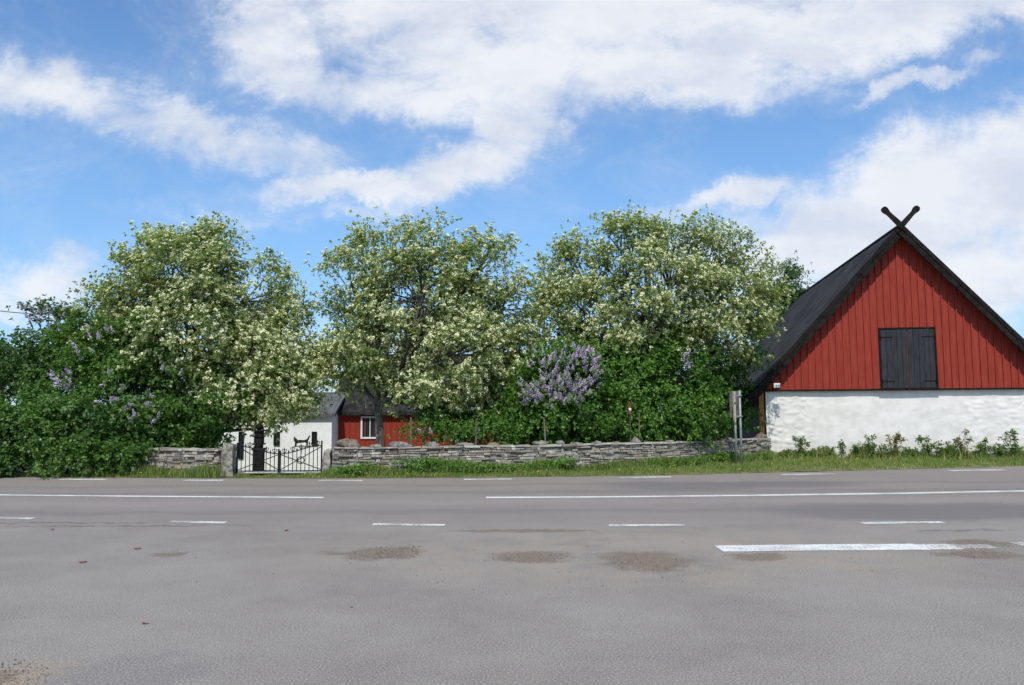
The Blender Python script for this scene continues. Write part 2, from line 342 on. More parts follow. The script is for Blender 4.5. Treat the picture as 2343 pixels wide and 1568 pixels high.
plant('whitebeam_tree','leftmost of the three cream flowering trees, above the iron gate and the lilac','tree',22.3,
 [(430,640,120,0),(300,665,100,.2),(560,690,112,.2),(645,790,92,0),(450,780,165,-.2),(640,890,80,-.5),(240,740,75,0),(500,590,70,.3),(350,590,68,.2),(560,860,110,-.5),(675,710,50,.3),(710,880,58,-.3),(430,575,60,.5),(610,930,50,-.4),(330,760,90,0),(545,940,45,-.3),(725,820,48,.3),(700,935,36,-.2)],
 470,wb,**TK)
plant('whitebeam_tree','middle of the three cream flowering trees, with its open branching showing','tree',22.2,
 [(880,590,88,.2),(990,578,85,0),(1100,612,85,.3),(805,642,70,0),(960,690,135,-.1),(1150,710,80,0),(855,780,90,-.4),(1050,800,105,-.4),(1000,890,68,-.6),(1165,810,75,0),(855,555,45,.3),(870,855,55,-.5),(1060,700,90,.6),(830,710,75,.8),(1110,890,60,-.4),(1200,740,50,.2),(940,790,80,.5),(1205,830,45,.1),(1180,660,50,.2),(805,855,50,-.2),(775,800,42,.2),(910,905,34,-.3)],
 874,wb,fork=2.0,trunkr=.14,**{**TK,'per':34})
plant('whitebeam_tree','rightmost and tallest of the three cream flowering trees, rising behind green bushes','tree',23.4,
 [(1420,575,92,.2),(1310,615,78,.3),(1540,572,88,0),(1640,612,88,.2),(1710,680,78,.2),(1300,695,82,-.2),(1480,680,140,-.4),(1640,715,95,-.3),(1735,735,42,0),(1380,750,80,-.3),(1540,740,90,-.2),(1275,765,55,0),(1695,770,52,.2),(1430,525,42,.3),(1255,640,45,.2),(1250,710,50,0)],
 1500,wb,fork=2.2,**{**TK,'per':40})
plant('lilac_bush','tall lilac at the far left with pale purple flowers at its peak','bush',23.6,
 [(105,780,65),(112,712,38,0),(180,815,80),(45,850,65),(120,890,100),(170,745,32)],110,drk,dens=22,per=42,L=.10,W=.075,stems=3,fork=.8,trunkr=.1,
 bloom_kind='panicle',bloom_regions=[(105,705,50,18),(170,765,45,6)],sprig=.5)
plant('dark_tree','dark bushy tree at the left edge of the view, behind the lilacs','tree',27.5,
 [(5,815,42),(-90,840,100),(40,820,38),(0,890,90),(-40,810,50)],-30,drk,dens=18,per=36,L=.12,W=.08,sprig=.3)
plant('lilac_bush','wide dark green lilac with scattered purple flowers, under the leftmost flowering tree','bush',21.5,
 [(260,830,95,0),(215,770,50),(330,800,75,.2),(400,880,105,0),(300,920,110,-.4),(480,930,80,0),(440,985,60,0),(180,880,80,0),(150,800,50,.3),(350,980,70,-.2)],330,li2,dens=26,per=44,L=.10,W=.075,stems=4,fork=.7,trunkr=.1,
 bloom_kind='panicle',bloom_regions=[(150,865,26,13),(160,885,18,6),(240,750,38,6),(180,805,20,4),(250,875,50,6),(330,935,38,9),(365,970,25,6),(215,930,28,4),(220,775,30,3),(290,900,40,5),(420,830,60,3)],sprig=.5)
plant('green_shrub','broad low leafy shrub reaching out to the road verge at far left','bush',20.2,
 [(70,985,85,0),(180,985,85,0),(275,1010,62,.1),(0,990,85,.1),(120,1045,45,-.3),(230,1045,40,-.3),(-90,985,95,0),(20,1045,45,-.3),(300,1050,30,-.2)],130,li2,dens=34,per=44,L=.10,W=.075,stems=5,fork=.45,trunkr=.08,zmin=.02,sprig=.35)
plant('green_shrub','tall bright green bush to the right of the purple lilac','bush',22.6,
 [(1500,830,75,0),(1560,870,80,0),(1430,880,75,-.1),(1380,935,75,0),(1500,950,85,0),(1450,830,50,.3),(1530,800,45,.2),(1360,860,60,0),(1580,950,70,0),(1440,965,60,0),(1330,960,65,0),(1540,985,45,.1),(1400,850,55,-.2),(1350,810,35,.5)],1490,lil,dens=28,per=46,L=.10,W=.074,stems=4,fork=.7,trunkr=.1,sprig=.5,
 bloom_kind='panicle',bloom_regions=[(1565,825,22,6)])
plant('green_shrub','rounded green bush against the side of the red barn','bush',25.4,
 [(1640,850,85,0),(1675,815,50,0),(1620,940,80,-.1),(1670,925,52,.1),(1600,860,60,0)],1650,lil,dens=26,per=50,L=.105,W=.075,stems=4,fork=.7,trunkr=.1,sprig=.4,
 bloom_kind='panicle',bloom_regions=[(1710,785,20,4)])
plant('lilac_bush','lilac covered in pale purple flower clusters behind the stone wall','bush',21.7,
 [(1285,848,72,0),(1230,885,58,0),(1335,850,60,0),(1275,910,70,.1),(1205,920,55,0),(1320,935,70,.1),(1225,970,58,.1),(1285,975,58,0),(1180,965,50,.2),(1350,975,50,.1)],1290,lil,dens=40,per=46,L=.10,W=.075,stems=3,fork=.5,trunkr=.07,sprig=.3,
 bloom_kind='panicle',bloom_regions=[(1285,838,82,150),(1235,880,50,62),(1335,855,48,60),(1215,910,28,14),(1290,890,60,34)])
plant('green_shrub','dark undergrowth shrub below the middle tree, left of the purple lilac','bush',23.4,
 [(1150,930,65,0),(1100,965,50,0),(1190,960,60,0),(1180,870,55,.1),(1040,955,50,.2),(980,940,40,.3)],1120,li2,dens=28,per=46,L=.10,W=.07,stems=3,fork=.5,trunkr=.07)
plant('small_shrub','small bright shrub in front of the red cottage wall','bush',21.2,
 [(955,992,28,0),(1000,990,38,0),(1050,985,35,0),(1095,990,35,0),(1150,995,32,0),(1190,1000,28,0)],1050,lil,dens=46,per=36,L=.07,W=.045,stems=2,fork=.3,trunkr=.04,bloom_kind='panicle',bloom_regions=[(977,985,12,3)])
plant('dark_tree','dark pine-like tree top showing between the flowering tree and the barn roof','tree',40,
 [(1815,655,38,0),(1790,700,50,0),(1835,690,30,0),(1770,760,60,0),(1800,630,20,0)],1795,drk,dens=16,per=46,L=.17,W=.07,sig=.3)
# ------------------------------------------------------------------ barn
AA=R(9); D0=25.0; A=GX(1756,D0); A.x=P(1756,1045,D0).x
HS=4.16; ZE=2.2; SL=1.12; UP=.2; ZA=ZE+.24+SL*HS+UP
m,nt,b=newmat('limewashed_rubble'); oc=objc(nt)
n1=noi(nt,oc,2.5,5,.6).outputs[0]; n2=noi(nt,oc,9,4,.6).outputs[0]; sx=nd(nt,'ShaderNodeSeparateXYZ'); nt.links.new(oc,sx.inputs[0])
c=mix(nt,mr(nt,n1,.35,.7),(.79,.76,.71),(.66,.63,.585)); 
c=mix(nt,M(nt,'MULTIPLY',mr(nt,sx.outputs[2],.6,.0),mr(nt,n2,.3,.6,0,.7)),c,(.43,.43,.35))
nt.links.new(c,b.inputs['Base Color']); b.inputs['Roughness'].default_value=.9; bump(nt,b,n2,.3,.01); white=m
m,nt,b=newmat('red_painted_boards'); oc=objc(nt); v=mapping(nt,oc,sc=(6,6,.5)); n1=noi(nt,v,3,4,.6).outputs[0]
c=mix(nt,mr(nt,n1,.3,.7),(.250,.032,.020),(.320,.050,.032)); c=mix(nt,M(nt,'MULTIPLY',attr(nt),.4),c,(.185,.027,.018)); nt.links.new(c,b.inputs['Base Color']); b.inputs['Roughness'].default_value=.75; b.inputs['Specular IOR Level'].default_value=.15
bump(nt,b,n1,.25,.01); red=m
tar=nmat('tarred_wood',(.008,.006,.005),(.020,.016,.014),6,.85,.4,.01,spec=.15)
greyw=nmat('grey_black_boards',(.022,.024,.027),(.038,.04,.045),5,.75,.3,.006,stretch=(5,5,.5),spec=.2)
m,nt,b=newmat('corrugated_sheet_roof'); oc=objc(nt); wv=nd(nt,'ShaderNodeTexWave',wave_type='BANDS',bands_direction='Y'); nt.links.new(oc,wv.inputs[0]); wv.inputs['Scale'].default_value=1.5
n1=noi(nt,oc,1.5,5,.65).outputs[0]; c=mix(nt,mr(nt,n1,.35,.65),(.036,.035,.034),(.080,.078,.076)); c=mix(nt,mr(nt,wv.outputs['Fac'],.45,0,0,.75),c,(.009,.009,.009)); nt.links.new(c,b.inputs['Base Color']); b.inputs['Roughness'].default_value=.9; b.inputs['Specular IOR Level'].default_value=.08; bump(nt,b,wv.outputs['Fac'],.9,.06); roofm=m
barn=thing('barn','red gabled barn with white stone base, black hatch and crossed roof horns','barn',(A.x,A.y,0),-AA)
nx,nz=230,62; W2=2*HS; V=[]
for j in range(nz+1):
    for i in range(nx+1):
        x=W2*i/nx; z=-.1+(ZE+.1)*j/nz
        lump=max(float(sm((1.7-x)/.6)),float(sm((x-5.6)/.8))*.8); am=.002+.015*lump
        am*= .35+.65*max(0,min(1,abs(mnoise.noise((x*.8,z*.8,3)))*3))
        d,_=mnoise.voronoi((x*3.0+.2*mnoise.noise((x*3,z*3,0)),z*6.5,1.0)); q=min(d[1]-d[0],.45)/.45
        y=-am*q*1.6-.012*mnoise.noise((x*.9,z*1.1,5))-.004*mnoise.noise((x*4,z*5,9))
        V.append((x,y,z))
Fq=[(j*(nx+1)+i,j*(nx+1)+i+1,(j+1)*(nx+1)+i+1,(j+1)*(nx+1)+i) for j in range(nz) for i in range(nx)]
mesh_np('stone_base_wall',V,Fq,white,barn,smooth=True)
LEN=15
mb=MB(); mb.box(.0,.35,.05,LEN,-.1,ZE+.0); mb.box(W2-.35,W2,.05,LEN,-.1,ZE); mb.box(.35,W2-.35,LEN-.3,LEN-.001,-.1,ZE); mb.box(.36,W2-.36,.08,.3,-.1,ZE-.01)
mb.build('side_wall',nmat('weathered_side_wall',(.05,.035,.025),(.10,.065,.045),3,.9,.4),barn)
mb=MB(); mb.box(.02,.3,.35,LEN-.31,ZE+.002,ZE+.30); mb.build('wall_plate',tar,barn)
mb=MB(); mb.box(W2-.3,W2-.02,.35,LEN-.31,ZE+.002,ZE+.3); mb.build('wall_plate',tar,barn)
def zr(s): return ZE+SL*(HS-abs(s-HS))+.15+UP
mb=MB(); mb.prism([(0,ZE),(W2,ZE),(W2,zr(W2)),(HS,zr(HS)),(0,zr(0))],LEN-.2,LEN,.2); mb.build('rear_gable_cladding',red,barn)
mb=MB(); mb.prism([(-.05,ZE+.02),(W2+.05,ZE+.02),(W2+.05,zr(W2)),(HS,zr(HS)),(-.05,zr(0))],-.075,.3,.2)
s=.06;
while s<W2:
    jz=random.uniform(-.008,.006); wd=.020; mb.add([(s-wd,-.120,ZE+.0+jz),(s+wd,-.120,ZE+jz),(s+wd,-.120,zr(s+wd)-.03),(s-wd,-.120,zr(s-wd)-.03),
            (s-wd,-.07,ZE+jz),(s+wd,-.07,ZE+jz),(s+wd,-.07,zr(s)-.03),(s-wd,-.07,zr(s)-.03)],[(0,1,2,3),(1,5,6,2),(4,0,3,7),(0,4,5,1)],random.random())
    s+=.21+random.uniform(-.010,.010)
mb.build('gable_cladding',red,barn)
mb=MB(); mb.box(-.09,W2+.09,-.13,.0,ZE-.035,ZE+.018); mb.build('drip_board',tar,barn)
OV=.38; EVE=.66
def slope(side,th,y0,y1,off,mat,name,parent,lo=EVE):
    mb=MB(); q=1 if side>0 else -1
    x0,z0=HS,ZA+off; xe=HS+q*(HS+lo); ze=ZA+off-SL*(HS+lo)
    nv=Vector((SL*q,0,1)).normalized()*th
    vs=[(x0,y0,z0),(xe,y0,ze),(xe,y1,ze),(x0,y1,z0)]; vs+=[(a-nv.x,b_,c_-nv.z) if i%4 in(1,2) else (a,b_,c_-th*1.5) for i,(a,b_,c_) in enumerate(vs)]
    mb.add(vs,[(0,1,2,3),(7,6,5,4),(0,4,5,1),(1,5,6,2),(2,6,7,3),(3,7,4,0)]); return mb.build(name,mat,parent)
roofs=[slope(s_,.1,-OV,LEN+.3,.0,roofm,'roof_slope',barn) for s_ in (-1,1)]
mb=MB(); mb.tube([(HS,-OV-.03,ZA-.01),(HS,LEN+.3,ZA-.01)],.07,8); mb.build('ridge_cap',tar,barn)
for q in (-1,1):
    d=Vector((q,0,-SL)).normalized(); up=Vector((SL*q,0,1)).normalized()
    a=Vector((HS,-OV-.03-.045*(q>0),ZA+.0)); e=a+d*((HS+EVE)*math.hypot(1,SL)+.10)
    mb=MB()
    def slab(p,e_,u0,u1,y0,y1,mb=mb,up=up):
        vs=[pp+up*u+Vector((0,y,0)) for pp in (p,e_) for u,y in ((u0,y0),(u1,y0),(u1,y1),(u0,y1))]
        mb.add(vs,[(0,1,2,3),(7,6,5,4),(0,4,5,1),(1,5,6,2),(2,6,7,3),(3,7,4,0)])
    slab(a,e,-.24,.02,-.02,.02); bo=mb.build('bargeboard',tar,barn)
    mb=MB(); slab(a+Vector((0,-.03,0)),e+Vector((0,-.03,0)),-.08,.035,-.012,.008,mb,up); mb.build('verge_trim',tar,bo)
    mb=MB(); prof=[(-.1,.088),(.22,.080),(.42,.070),(.53,.070),(.60,.092),(.66,.102),(.72,.094),(.77,.05)]
    aa_=a+Vector((0,-.05,0)); top=[aa_-d*t+up*(w-.03) for t,w in prof]; bot=[aa_-d*t-up*(w+.03) for t,w in prof]; k=len(prof)
    vs=[p+Vector((0,-.02,0)) for p in top+bot]+[p+Vector((0,.03,0)) for p in top+bot]
    fs=[(i,i+1,k+i+1,k+i) for i in range(k-1)]+[(3*k+i,3*k+i+1,2*k+i+1,2*k+i) for i in range(k-1)]+[(2*k+i,2*k+i+1,i+1,i) for i in range(k-1)]+[(k+i,k+i+1,3*k+i+1,3*k+i) for i in range(k-1)]+[(k-1,2*k-1,4*k-1,3*k-1)]
    mb.add(vs,fs); mb.build('horn',tar,bo)
def gp(px,py):
    r=ray(px,py); dx,dy=math.cos(AA),-math.sin(AA)
    det=r.x*(-dy)-r.y*(-dx); t=(A.x*(-dy)-A.y*(-dx))/det; pt=Vector((r.x*t,r.y*t,CH+r.z*t)); return (pt.x-A.x)*dx+(pt.y-A.y)*dy,pt.z
h0,zt=gp(2010,755); h1,_=gp(2133,755); zb=ZE+.03
ht=bpy.data.objects.new('hatch',None); COL.objects.link(ht); ht.parent=barn
mb=MB(); fw=.045
mb.box(h0-fw,h0,-.165,-.08,zb,zt+fw); mb.box(h1,h1+fw,-.165,-.08,zb,zt+fw); mb.box(h0,h1,-.163,-.08,zt,zt+fw); mb.box(h0-.08,h1+.08,-.18,-.08,zb-.05,zb)
mb.build('frame',tar,ht)
mid=(h0+h1)/2
for x0,x1,q in ((h0+.005,mid-.008,-1),(mid+.008,h1-.005,1)):
    mb=MB(); nb=5; 
    for i in range(nb): 
        a_=x0+(x1-x0)*i/nb; mb.box(a_+.004,a_+(x1-x0)/nb-.004,-.145-random.uniform(0,.006),-.1,zb+.01,zt-.01,t=random.random())
    mb.box(x0,x1,-.125,-.09,zb+.005,zt-.005); dl=mb.build('door_leaf',greyw,ht)
    for z in (zb+.22,zt-.25):
        mb=MB(); xa=x0 if q<0 else x1; mb.box(min(xa,xa-q*.36),max(xa,xa-q*.36),-.158,-.149,z-.014,z+.014); mb.tube([(xa,-.17,z-.05),(xa,-.17,z+.05)],.02,6); mb.build('hinge',tar,ht)
ox=nmat('orange_brown_wood',(.30,.12,.03),(.42,.18,.05),6,.7,.3,.01,stretch=(4,4,.5))
mb=MB(); mb.box(-.20,-.05,.02,.16,.15,ZE-.05); mb.build('corner_post',ox,barn)
mb=MB(); x0,z0=gp(1765,888); x1,z1=gp(1779,878); mb.box(x0,x1,-.475,-.458,z0,z1); pl=mb.build('name_plate',nmat('white_enamel',(.8,.8,.8),(.75,.75,.75),5,.4,0),barn)
mb=MB()
for i in range(4): mb.box(x0+.03+i*.036,x0+.05+i*.036,-.478,-.476,z0+.05,z0+.07+.012*(i%2))
mb.build('lettering',tar,pl)
# ------------------------------------------------------------------ drystone wall
m,nt,b=newmat('limestone'); oc=objc(nt); n1=noi(nt,oc,6,4,.65).outputs[0]; n2=noi(nt,oc,19,3,.7).outputs[0]
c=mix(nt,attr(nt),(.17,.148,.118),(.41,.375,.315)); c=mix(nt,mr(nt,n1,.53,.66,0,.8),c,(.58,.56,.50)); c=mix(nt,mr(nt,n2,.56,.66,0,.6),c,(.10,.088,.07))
n3=noi(nt,oc,1.3,3,.6).outputs[0]; c=mix(nt,mr(nt,n3,.60,.70,0,.5),c,(.26,.18,.08)); nt.links.new(c,b.inputs['Base Color']); b.inputs['Roughness'].default_value=.95; b.inputs['Specular IOR Level'].default_value=.15; bump(nt,b,n2,.7,.02); stone=m
WH=.69
def drywall(xa,xb,label,H=WH):
    mb=MB(); base=Vector((xa,float(Ywall(xa)),0)); n=400
    X=np.linspace(xa,xb,n); Yv=Ywall(X); sl=np.concatenate([[0],np.cumsum(np.hypot(np.diff(X),np.diff(Yv)))]); tot=sl[-1]
    def at(s): 
        x=float(np.interp(s,sl,X)); x2=float(np.interp(min(s+.05,tot),sl,X)); x1=float(np.interp(max(s-.05,0),sl,X)); return Vector((x,float(Ywall(x)),0)),math.atan2(float(Ywall(x2)-Ywall(x1)),x2-x1)
    z=0.0
    while z<H:
        h=random.uniform(.045,.082); s=random.uniform(-.1,0)
        if z+h>H: h=max(.05,H-z+.01)
        last=z+h>=H
        while s<tot:
            l=random.uniform(.12,.42)*(1.4 if last else 1); s2=min(s+l,tot+.03); s1=max(s,-.03)
            if s2-s1>.04:
                p,a=at((s1+s2)/2); dpt=.21+random.uniform(-.03,.03)-.04*z/H+(.035 if last else 0)
                sag=.04*mnoise.noise((s*.5,z*1,1)); hh=h*random.uniform(.80,1.04)
                mt=Matrix.Translation(p-base+Vector((0,0,z+sag)))@Matrix.Rotation(a,4,'Z')@Matrix.Rotation(random.uniform(-.04,.04),4,'Y')
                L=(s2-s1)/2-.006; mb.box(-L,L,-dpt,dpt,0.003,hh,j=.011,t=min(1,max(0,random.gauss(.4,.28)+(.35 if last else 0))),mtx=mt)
            s=s2 if s2>s else s+l
        z+=h*.97
    for i in range(40):
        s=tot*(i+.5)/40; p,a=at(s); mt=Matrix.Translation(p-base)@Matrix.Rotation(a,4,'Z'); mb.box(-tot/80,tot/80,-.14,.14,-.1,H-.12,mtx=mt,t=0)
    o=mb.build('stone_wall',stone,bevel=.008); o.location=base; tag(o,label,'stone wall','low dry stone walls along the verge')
    o.modifiers['b'].segments=1
drywall(GX(335,20.4).x,GX(508,19.7).x,'short dry stone wall between the big shrub and the gatepost')
drywall(GX(764,19.7).x,WX[-1],'long low dry stone wall running from the gate to the barn')
def blob(name,loc,sx,sy,sz,mat,seed,rz=0,rough=.22):
    me=bpy.data.meshes.new(name); bm=bmesh.new(); bmesh.ops.create_icosphere(bm,subdivisions=3,radius=1)
    for v in bm.verts:
        k=1+rough*mnoise.noise(v.co*1.3+Vector((seed,0,0)))*2.2+.10*mnoise.noise(v.co*3.5+Vector((seed,0,0))); v.co=Vector((v.co.x*sx*k,v.co.y*sy*k,v.co.z*sz*k))
        if v.co.z<-sz*.6: v.co.z=-sz*.6
    bm.to_mesh(me); bm.free(); me.materials.append(mat); me.polygons.foreach_set('use_smooth',[True]*len(me.polygons))
    o=bpy.data.objects.new(name,me); COL.objects.link(o); o.location=(loc[0],loc[1],loc[2]+sz*.55); o.rotation_euler=(0,0,rz); return o
bst=[nmat('grey_boulder',(.10,.095,.085),(.25,.235,.205),7,.9,.5,.02),nmat('brown_boulder',(.11,.08,.06),(.21,.16,.12),7,.9,.5,.02),nmat('lichen_boulder',(.10,.095,.08),(.26,.19,.07),6,.9,.5,.02)]
bl=[(800,32,20,1),(860,17,8,0),(915,27,13,0),(935,12,7,1),(990,17,12,0),(1062,23,9,0),(1128,17,8,2),(1235,18,11,0),(1281,11,11,0),(1320,12,7,0),(1365,12,8,0),(1412,10,6,1),(1455,12,13,0),(1532,13,7,0),(1612,14,12,0),(1665,15,7,0),(1742,14,14,1)]
for i,(px,w,h,k) in enumerate(bl):
    y=20.5
    for _ in range(4): y=float(Ywall(GX(px,y).x))
    x=GX(px,y).x
    o=blob('boulder',(x,y,WH),w*y/F*.88,.14,h*y/F*.66,bst[k],i*3.1); tag(o,('grey','reddish brown','orange lichened')[k]+' boulder on top of the long wall, %s from the gate end'%ORD[i], 'boulder','boulders on the long stone wall')
stk=nmat('weathered_stake',(.09,.074,.055),(.18,.155,.12),8,.9,.4,.01,stretch=(3,3,.4))
for i,(px,top,ln) in enumerate(((940,955,0),(1088,958,.02),(1252,955,-.08),(1462,945,.03),(1640,940,-.05))):
    y=float(Ywall(GX(px,20.7).x))+.34; b0=GX(px,y,0); tp=P(px,top,y); mb=MB(); mb.tube([(0,0,-.1),(ln*.4,0,.6),(ln,0,tp.z)],[.025,.023,.018],7); o=mb.build('fence_stake',stk); o.location=(b0.x,y,0)
    tag(o,'thin weathered wooden stake behind the long wall, %s from the left'%ORD[i],'stake','wooden stakes behind the stone wall')
y=21.6; p=GX(1443,y); t=thing('garden_ornament','small red and white ornament on a stick before the green bushes','ornament',(p.x,y,0))
mb=MB(); mb.tube([(0,0,0),(0,0,1.65)],.009,6); mb.build('stick',stk,t)
rd=nmat('red_enamel',(.32,.03,.02),(.22,.03,.02),5,.5,0); wt=nmat('white_enamel_paint',(.78,.78,.76),(.7,.7,.7),5,.4,0)
mb=MB(); mb.prism([(-.035,1.68),(.02,1.66),(.04,1.74),(.025,1.81),(-.02,1.83),(-.04,1.75)],-.03,-.014); mb.build('upper_plate',rd,t); mb=MB(); mb.prism([(-.035,1.60),(.03,1.58),(.035,1.65),(-.035,1.67)],-.03,-.014); mb.build('white_band',wt,t); mb=MB(); mb.prism([(-.04,1.48),(.03,1.49),(.025,1.57),(-.03,1.58)],-.028,-.014); mb.build('lower_plate',rd,t)
# ------------------------------------------------------------------ gate
iron=nmat('black_iron',(.010,.010,.011),(.024,.022,.020),12,.7,.2,.003,spec=.2)
GY=19.62; xa=GX(543,GY).x; xb=GX(736,GY).x; g=thing('iron_gate','black wrought iron double gate with curled tips and an animal silhouette','gate',((xa+xb)/2,GY,.06)); hw=(xb-xa)/2
for q in (-1,1):
    lf=MB(); x0,x1=(-hw,-.02) if q<0 else (.02,hw)
    def ztop(x): return .60-.10*math.cos(math.pi*x/hw)
    N_=10
    lf.bar((x0,0,.08),(x1,0,.08),.026,.026)
    for i in range(N_): 
        xa_=x0+(x1-x0)*i/N_; xb_=x0+(x1-x0)*(i+1)/N_; lf.bar((xa_,0,ztop(xa_)),(xb_,0,ztop(xb_)),.026,.026)
    lf.bar((x0,0,0),(x0,0,ztop(x0)+.08),.034); lf.bar((x1,0,0),(x1,0,ztop(x1)+.12),.034)
    lf.bar((x0,.0,.1),(x1,0,ztop(x1)-.02),.020); lf.bar((x0,.016,ztop(x0)-.02),(x1,.016,.1),.020)
    n=10
    for i in range(1,n):
        x=x0+(x1-x0)*i/n; zt_=ztop(x)+(.15 if i%2 else .08); lf.tube([(x,0,.06),(x,0,zt_-.07),(x,0,zt_-.055),(x,0,zt_)],[.010,.010,.022,.002],6)
        if i%2: 
            zz=ztop(x)
            for s_ in (-1,1): lf.tube([(x,0,zz),(x+s_*.03,0,zz+.04),(x+s_*.055,0,zz+.08),(x+s_*.05,0,zz+.11),(x+s_*.03,0,zz+.10)],.009,5)
    lf.build('gate_leaf',iron,g)
    mb=MB(); mb.tube([(-.09,0,.34),(-.064,0,.404),(0,0,.43),(.064,0,.404),(.09,0,.34),(.064,0,.276),(0,0,.25),(-.064,0,.276),(-.09,0,.34)],.012,6); o=mb.build('ring',iron,g); o.location=((x0+x1)/2,-.02,0)
an=P(690,1010,GY); ax_=an.x-g.location.x; mb=MB(); s=.0095
pts=[(-18,14),(-17,4),(-20,-2),(-21,-9),(-18,-13),(-16,-8),(-13,-7),(-10,-3),(-4,-4),(4,-3),(10,-4),(14,-6),(18,-12),(21,-17),(22,-12),(19,-5),(17,0),(17,6),(15,14),(12,14),(13,6),(10,3),(2,4),(-8,5),(-12,6),(-13,14)]
mb.prism([(x*s,(-z)*s+an.z-.06) for x,z in reversed(pts)],-.006,.006); mb.bar((-.2,0,an.z-.06-14*s),(.2,0,an.z-.06-14*s),.018); mb.bar((0,0,.5),(0,0,an.z-.06-14*s),.016); o=mb.build('animal_silhouette',iron,g); o.location.x=ax_
def post(px,Y,w,d,h,name,label,mat,seed):
    bx=GX(px,Y).x
    me=bpy.data.meshes.new(name); bm=bmesh.new(); bmesh.ops.create_cube(bm,size=1); bmesh.ops.subdivide_edges(bm,edges=bm.edges,cuts=7,use_grid_fill=True)
    for v in bm.verts:
        c_=v.co.copy(); tz=c_.z+.5; k=1-.1*tz; 
        v.co=Vector((c_.x*w*k,c_.y*d*k,tz*h-.05)); 
        if tz>.9: v.co.z-= (c_.x**2+c_.y**2)*.3*h*.4
        v.co+=Vector((mnoise.noise(v.co*6+Vector((seed,0,0))),mnoise.noise(v.co*6+Vector((0,seed,0))),.6*mnoise.noise(v.co*6+Vector((0,0,seed)))))*.035
    bm.to_mesh(me); bm.free(); me.materials.append(mat); me.polygons.foreach_set('use_smooth',[True]*len(me.polygons))
    o=bpy.data.objects.new(name,me); COL.objects.link(o); o.location=(bx,Y,0); return tag(o,label,'gatepost')
post(524,19.35,.29,.28,.90,'stone_gatepost','squared grey stone gatepost left of the iron gate',nmat('lichened_post',(.10,.088,.07),(.32,.295,.235),9,.9,.6,.03),2)
post(750,19.72,.18,.3,.72,'stone_gatepost','rough stone pillar at the wall end, right of the iron gate',nmat('pale_post',(.15,.135,.11),(.38,.35,.30),9,.9,.6,.03),9)
Yp=20.3; p=GX(592,Yp); t=thing('carved_post','dark carved post with stacked mouldings behind the iron gate','post',(p.x,Yp,0.0))
mb=MB(); mb.box(-.12,.12,-.12,.12,-.05,.62); mb.build('shaft',tar,t,bevel=.01)
mb=MB(); 
for z0,z1,w in ((.62,.67,.15),(.67,.76,.09),(.76,.80,.14),(.80,.96,.105),(.96,1.0,.14),(1.0,1.1,.10),(1.1,1.14,.145)): mb.box(-w,w,-w,w,z0,z1-.002)
mb.build('mouldings',tar,t,bevel=.012)
mb=MB(); mb.tube([(0,0,1.14),(0,0,1.17),(0,0,1.22),(0,0,1.27),(0,0,1.30)],[.05,.09,.11,.08,.02],10); mb.build('cap',tar,t,smooth=True)
# ------------------------------------------------------------------ houses in the garden
GZ=-.68
def house(name,label,px0,px1,Y,depth,ze,ridge,wallm,roofmat,wins,eov=.3):
    x0,x1=GX(px0,Y).x,GX(px1,Y).x; t=thing(name,label,'house',(x0,Y,GZ)); Wd=x1-x0; mb=MB()
    zE=ze-GZ; zR=ridge-GZ
    prof=[(0,0),(0,zE),(depth/2,zR),(depth,zE),(depth,0)]
    mb.add([(x,y,z) for x in (0,Wd) for y,z in prof],[(0,1,2,3,4),(9,8,7,6,5),(0,5,6,1),(4,3,8,9)]); mb.build('wall',wallm,t)
    sl=(zR-zE)/(depth/2); mb=MB()
    for q in (0,1):
        ye,yr=(-eov,depth/2) if q==0 else (depth+eov,depth/2); z_e=zE-sl*eov+.05
        mb.add([(-.15,ye,z_e),(Wd+.15,ye,z_e),(Wd+.15,yr,zR+.05),(-.15,yr,zR+.05),(-.15,ye,z_e+.12),(Wd+.15,ye,z_e+.12),(Wd+.15,yr,zR+.17),(-.15,yr,zR+.17)],[(0,1,2,3),(4,5,6,7),(0,1,5,4),(0,3,7,4),(1,2,6,5)])
    rf=mb.build('roof',roofmat,t)
    mb=MB(); mb.tube([(-.15,depth/2,zR+.16),(Wd+.15,depth/2,zR+.16)],.07,6); mb.build('ridge_cap',roofmat,rf)
    for (a,bb,c_,d_,kind) in wins:
        pa=P(a,c_,Y); pb=P(bb,d_,Y); wx0,wx1=pa.x-x0,pb.x-x0; wz0,wz1=pb.z-GZ,pa.z-GZ
        fm=wt if kind=='white' else tar; f=MB(); th=.065 if kind=='white' else .03
        f.box(wx0,wx0+th,-.05,.0,wz0,wz1); f.box(wx1-th,wx1,-.05,0,wz0,wz1); f.box(wx0+th,wx1-th,-.048,0,wz1-th,wz1); f.box(wx0+th,wx1-th,-.048,0,wz0,wz0+th)
        if kind=='white': f.box((wx0+wx1)/2-.015,(wx0+wx1)/2+.015,-.04,0,wz0+th,wz1-th)
        fo=f.build('window',fm,t); f=MB(); f.add([(wx0+th*.8,-.012,wz0+th*.8),(wx1-th*.8,-.012,wz0+th*.8),(wx1-th*.8,-.012,wz1-th*.8),(wx0+th*.8,-.012,wz1-th*.8)],[(0,1,2,3)]); f.build('pane',glass,fo)
    return t,Wd,zE,zR
m,nt,b=newmat('dark_window_glass'); b.inputs['Base Color'].default_value=(.02,.025,.03,1); b.inputs['Roughness'].default_value=.15; glass=m
lime=nmat('limewash',(.88,.87,.84),(.80,.79,.76),3,.9,.4,.02)
darkroof=nmat('dark_cottage_roof',(.018,.018,.018),(.045,.043,.042),4,.95,.4,.03,spec=.05)
greyroof=nmat('grey_tin_roof',(.08,.082,.085),(.14,.142,.145),3,.8,.3,.02,stretch=(6,.5,.5),spec=.1)
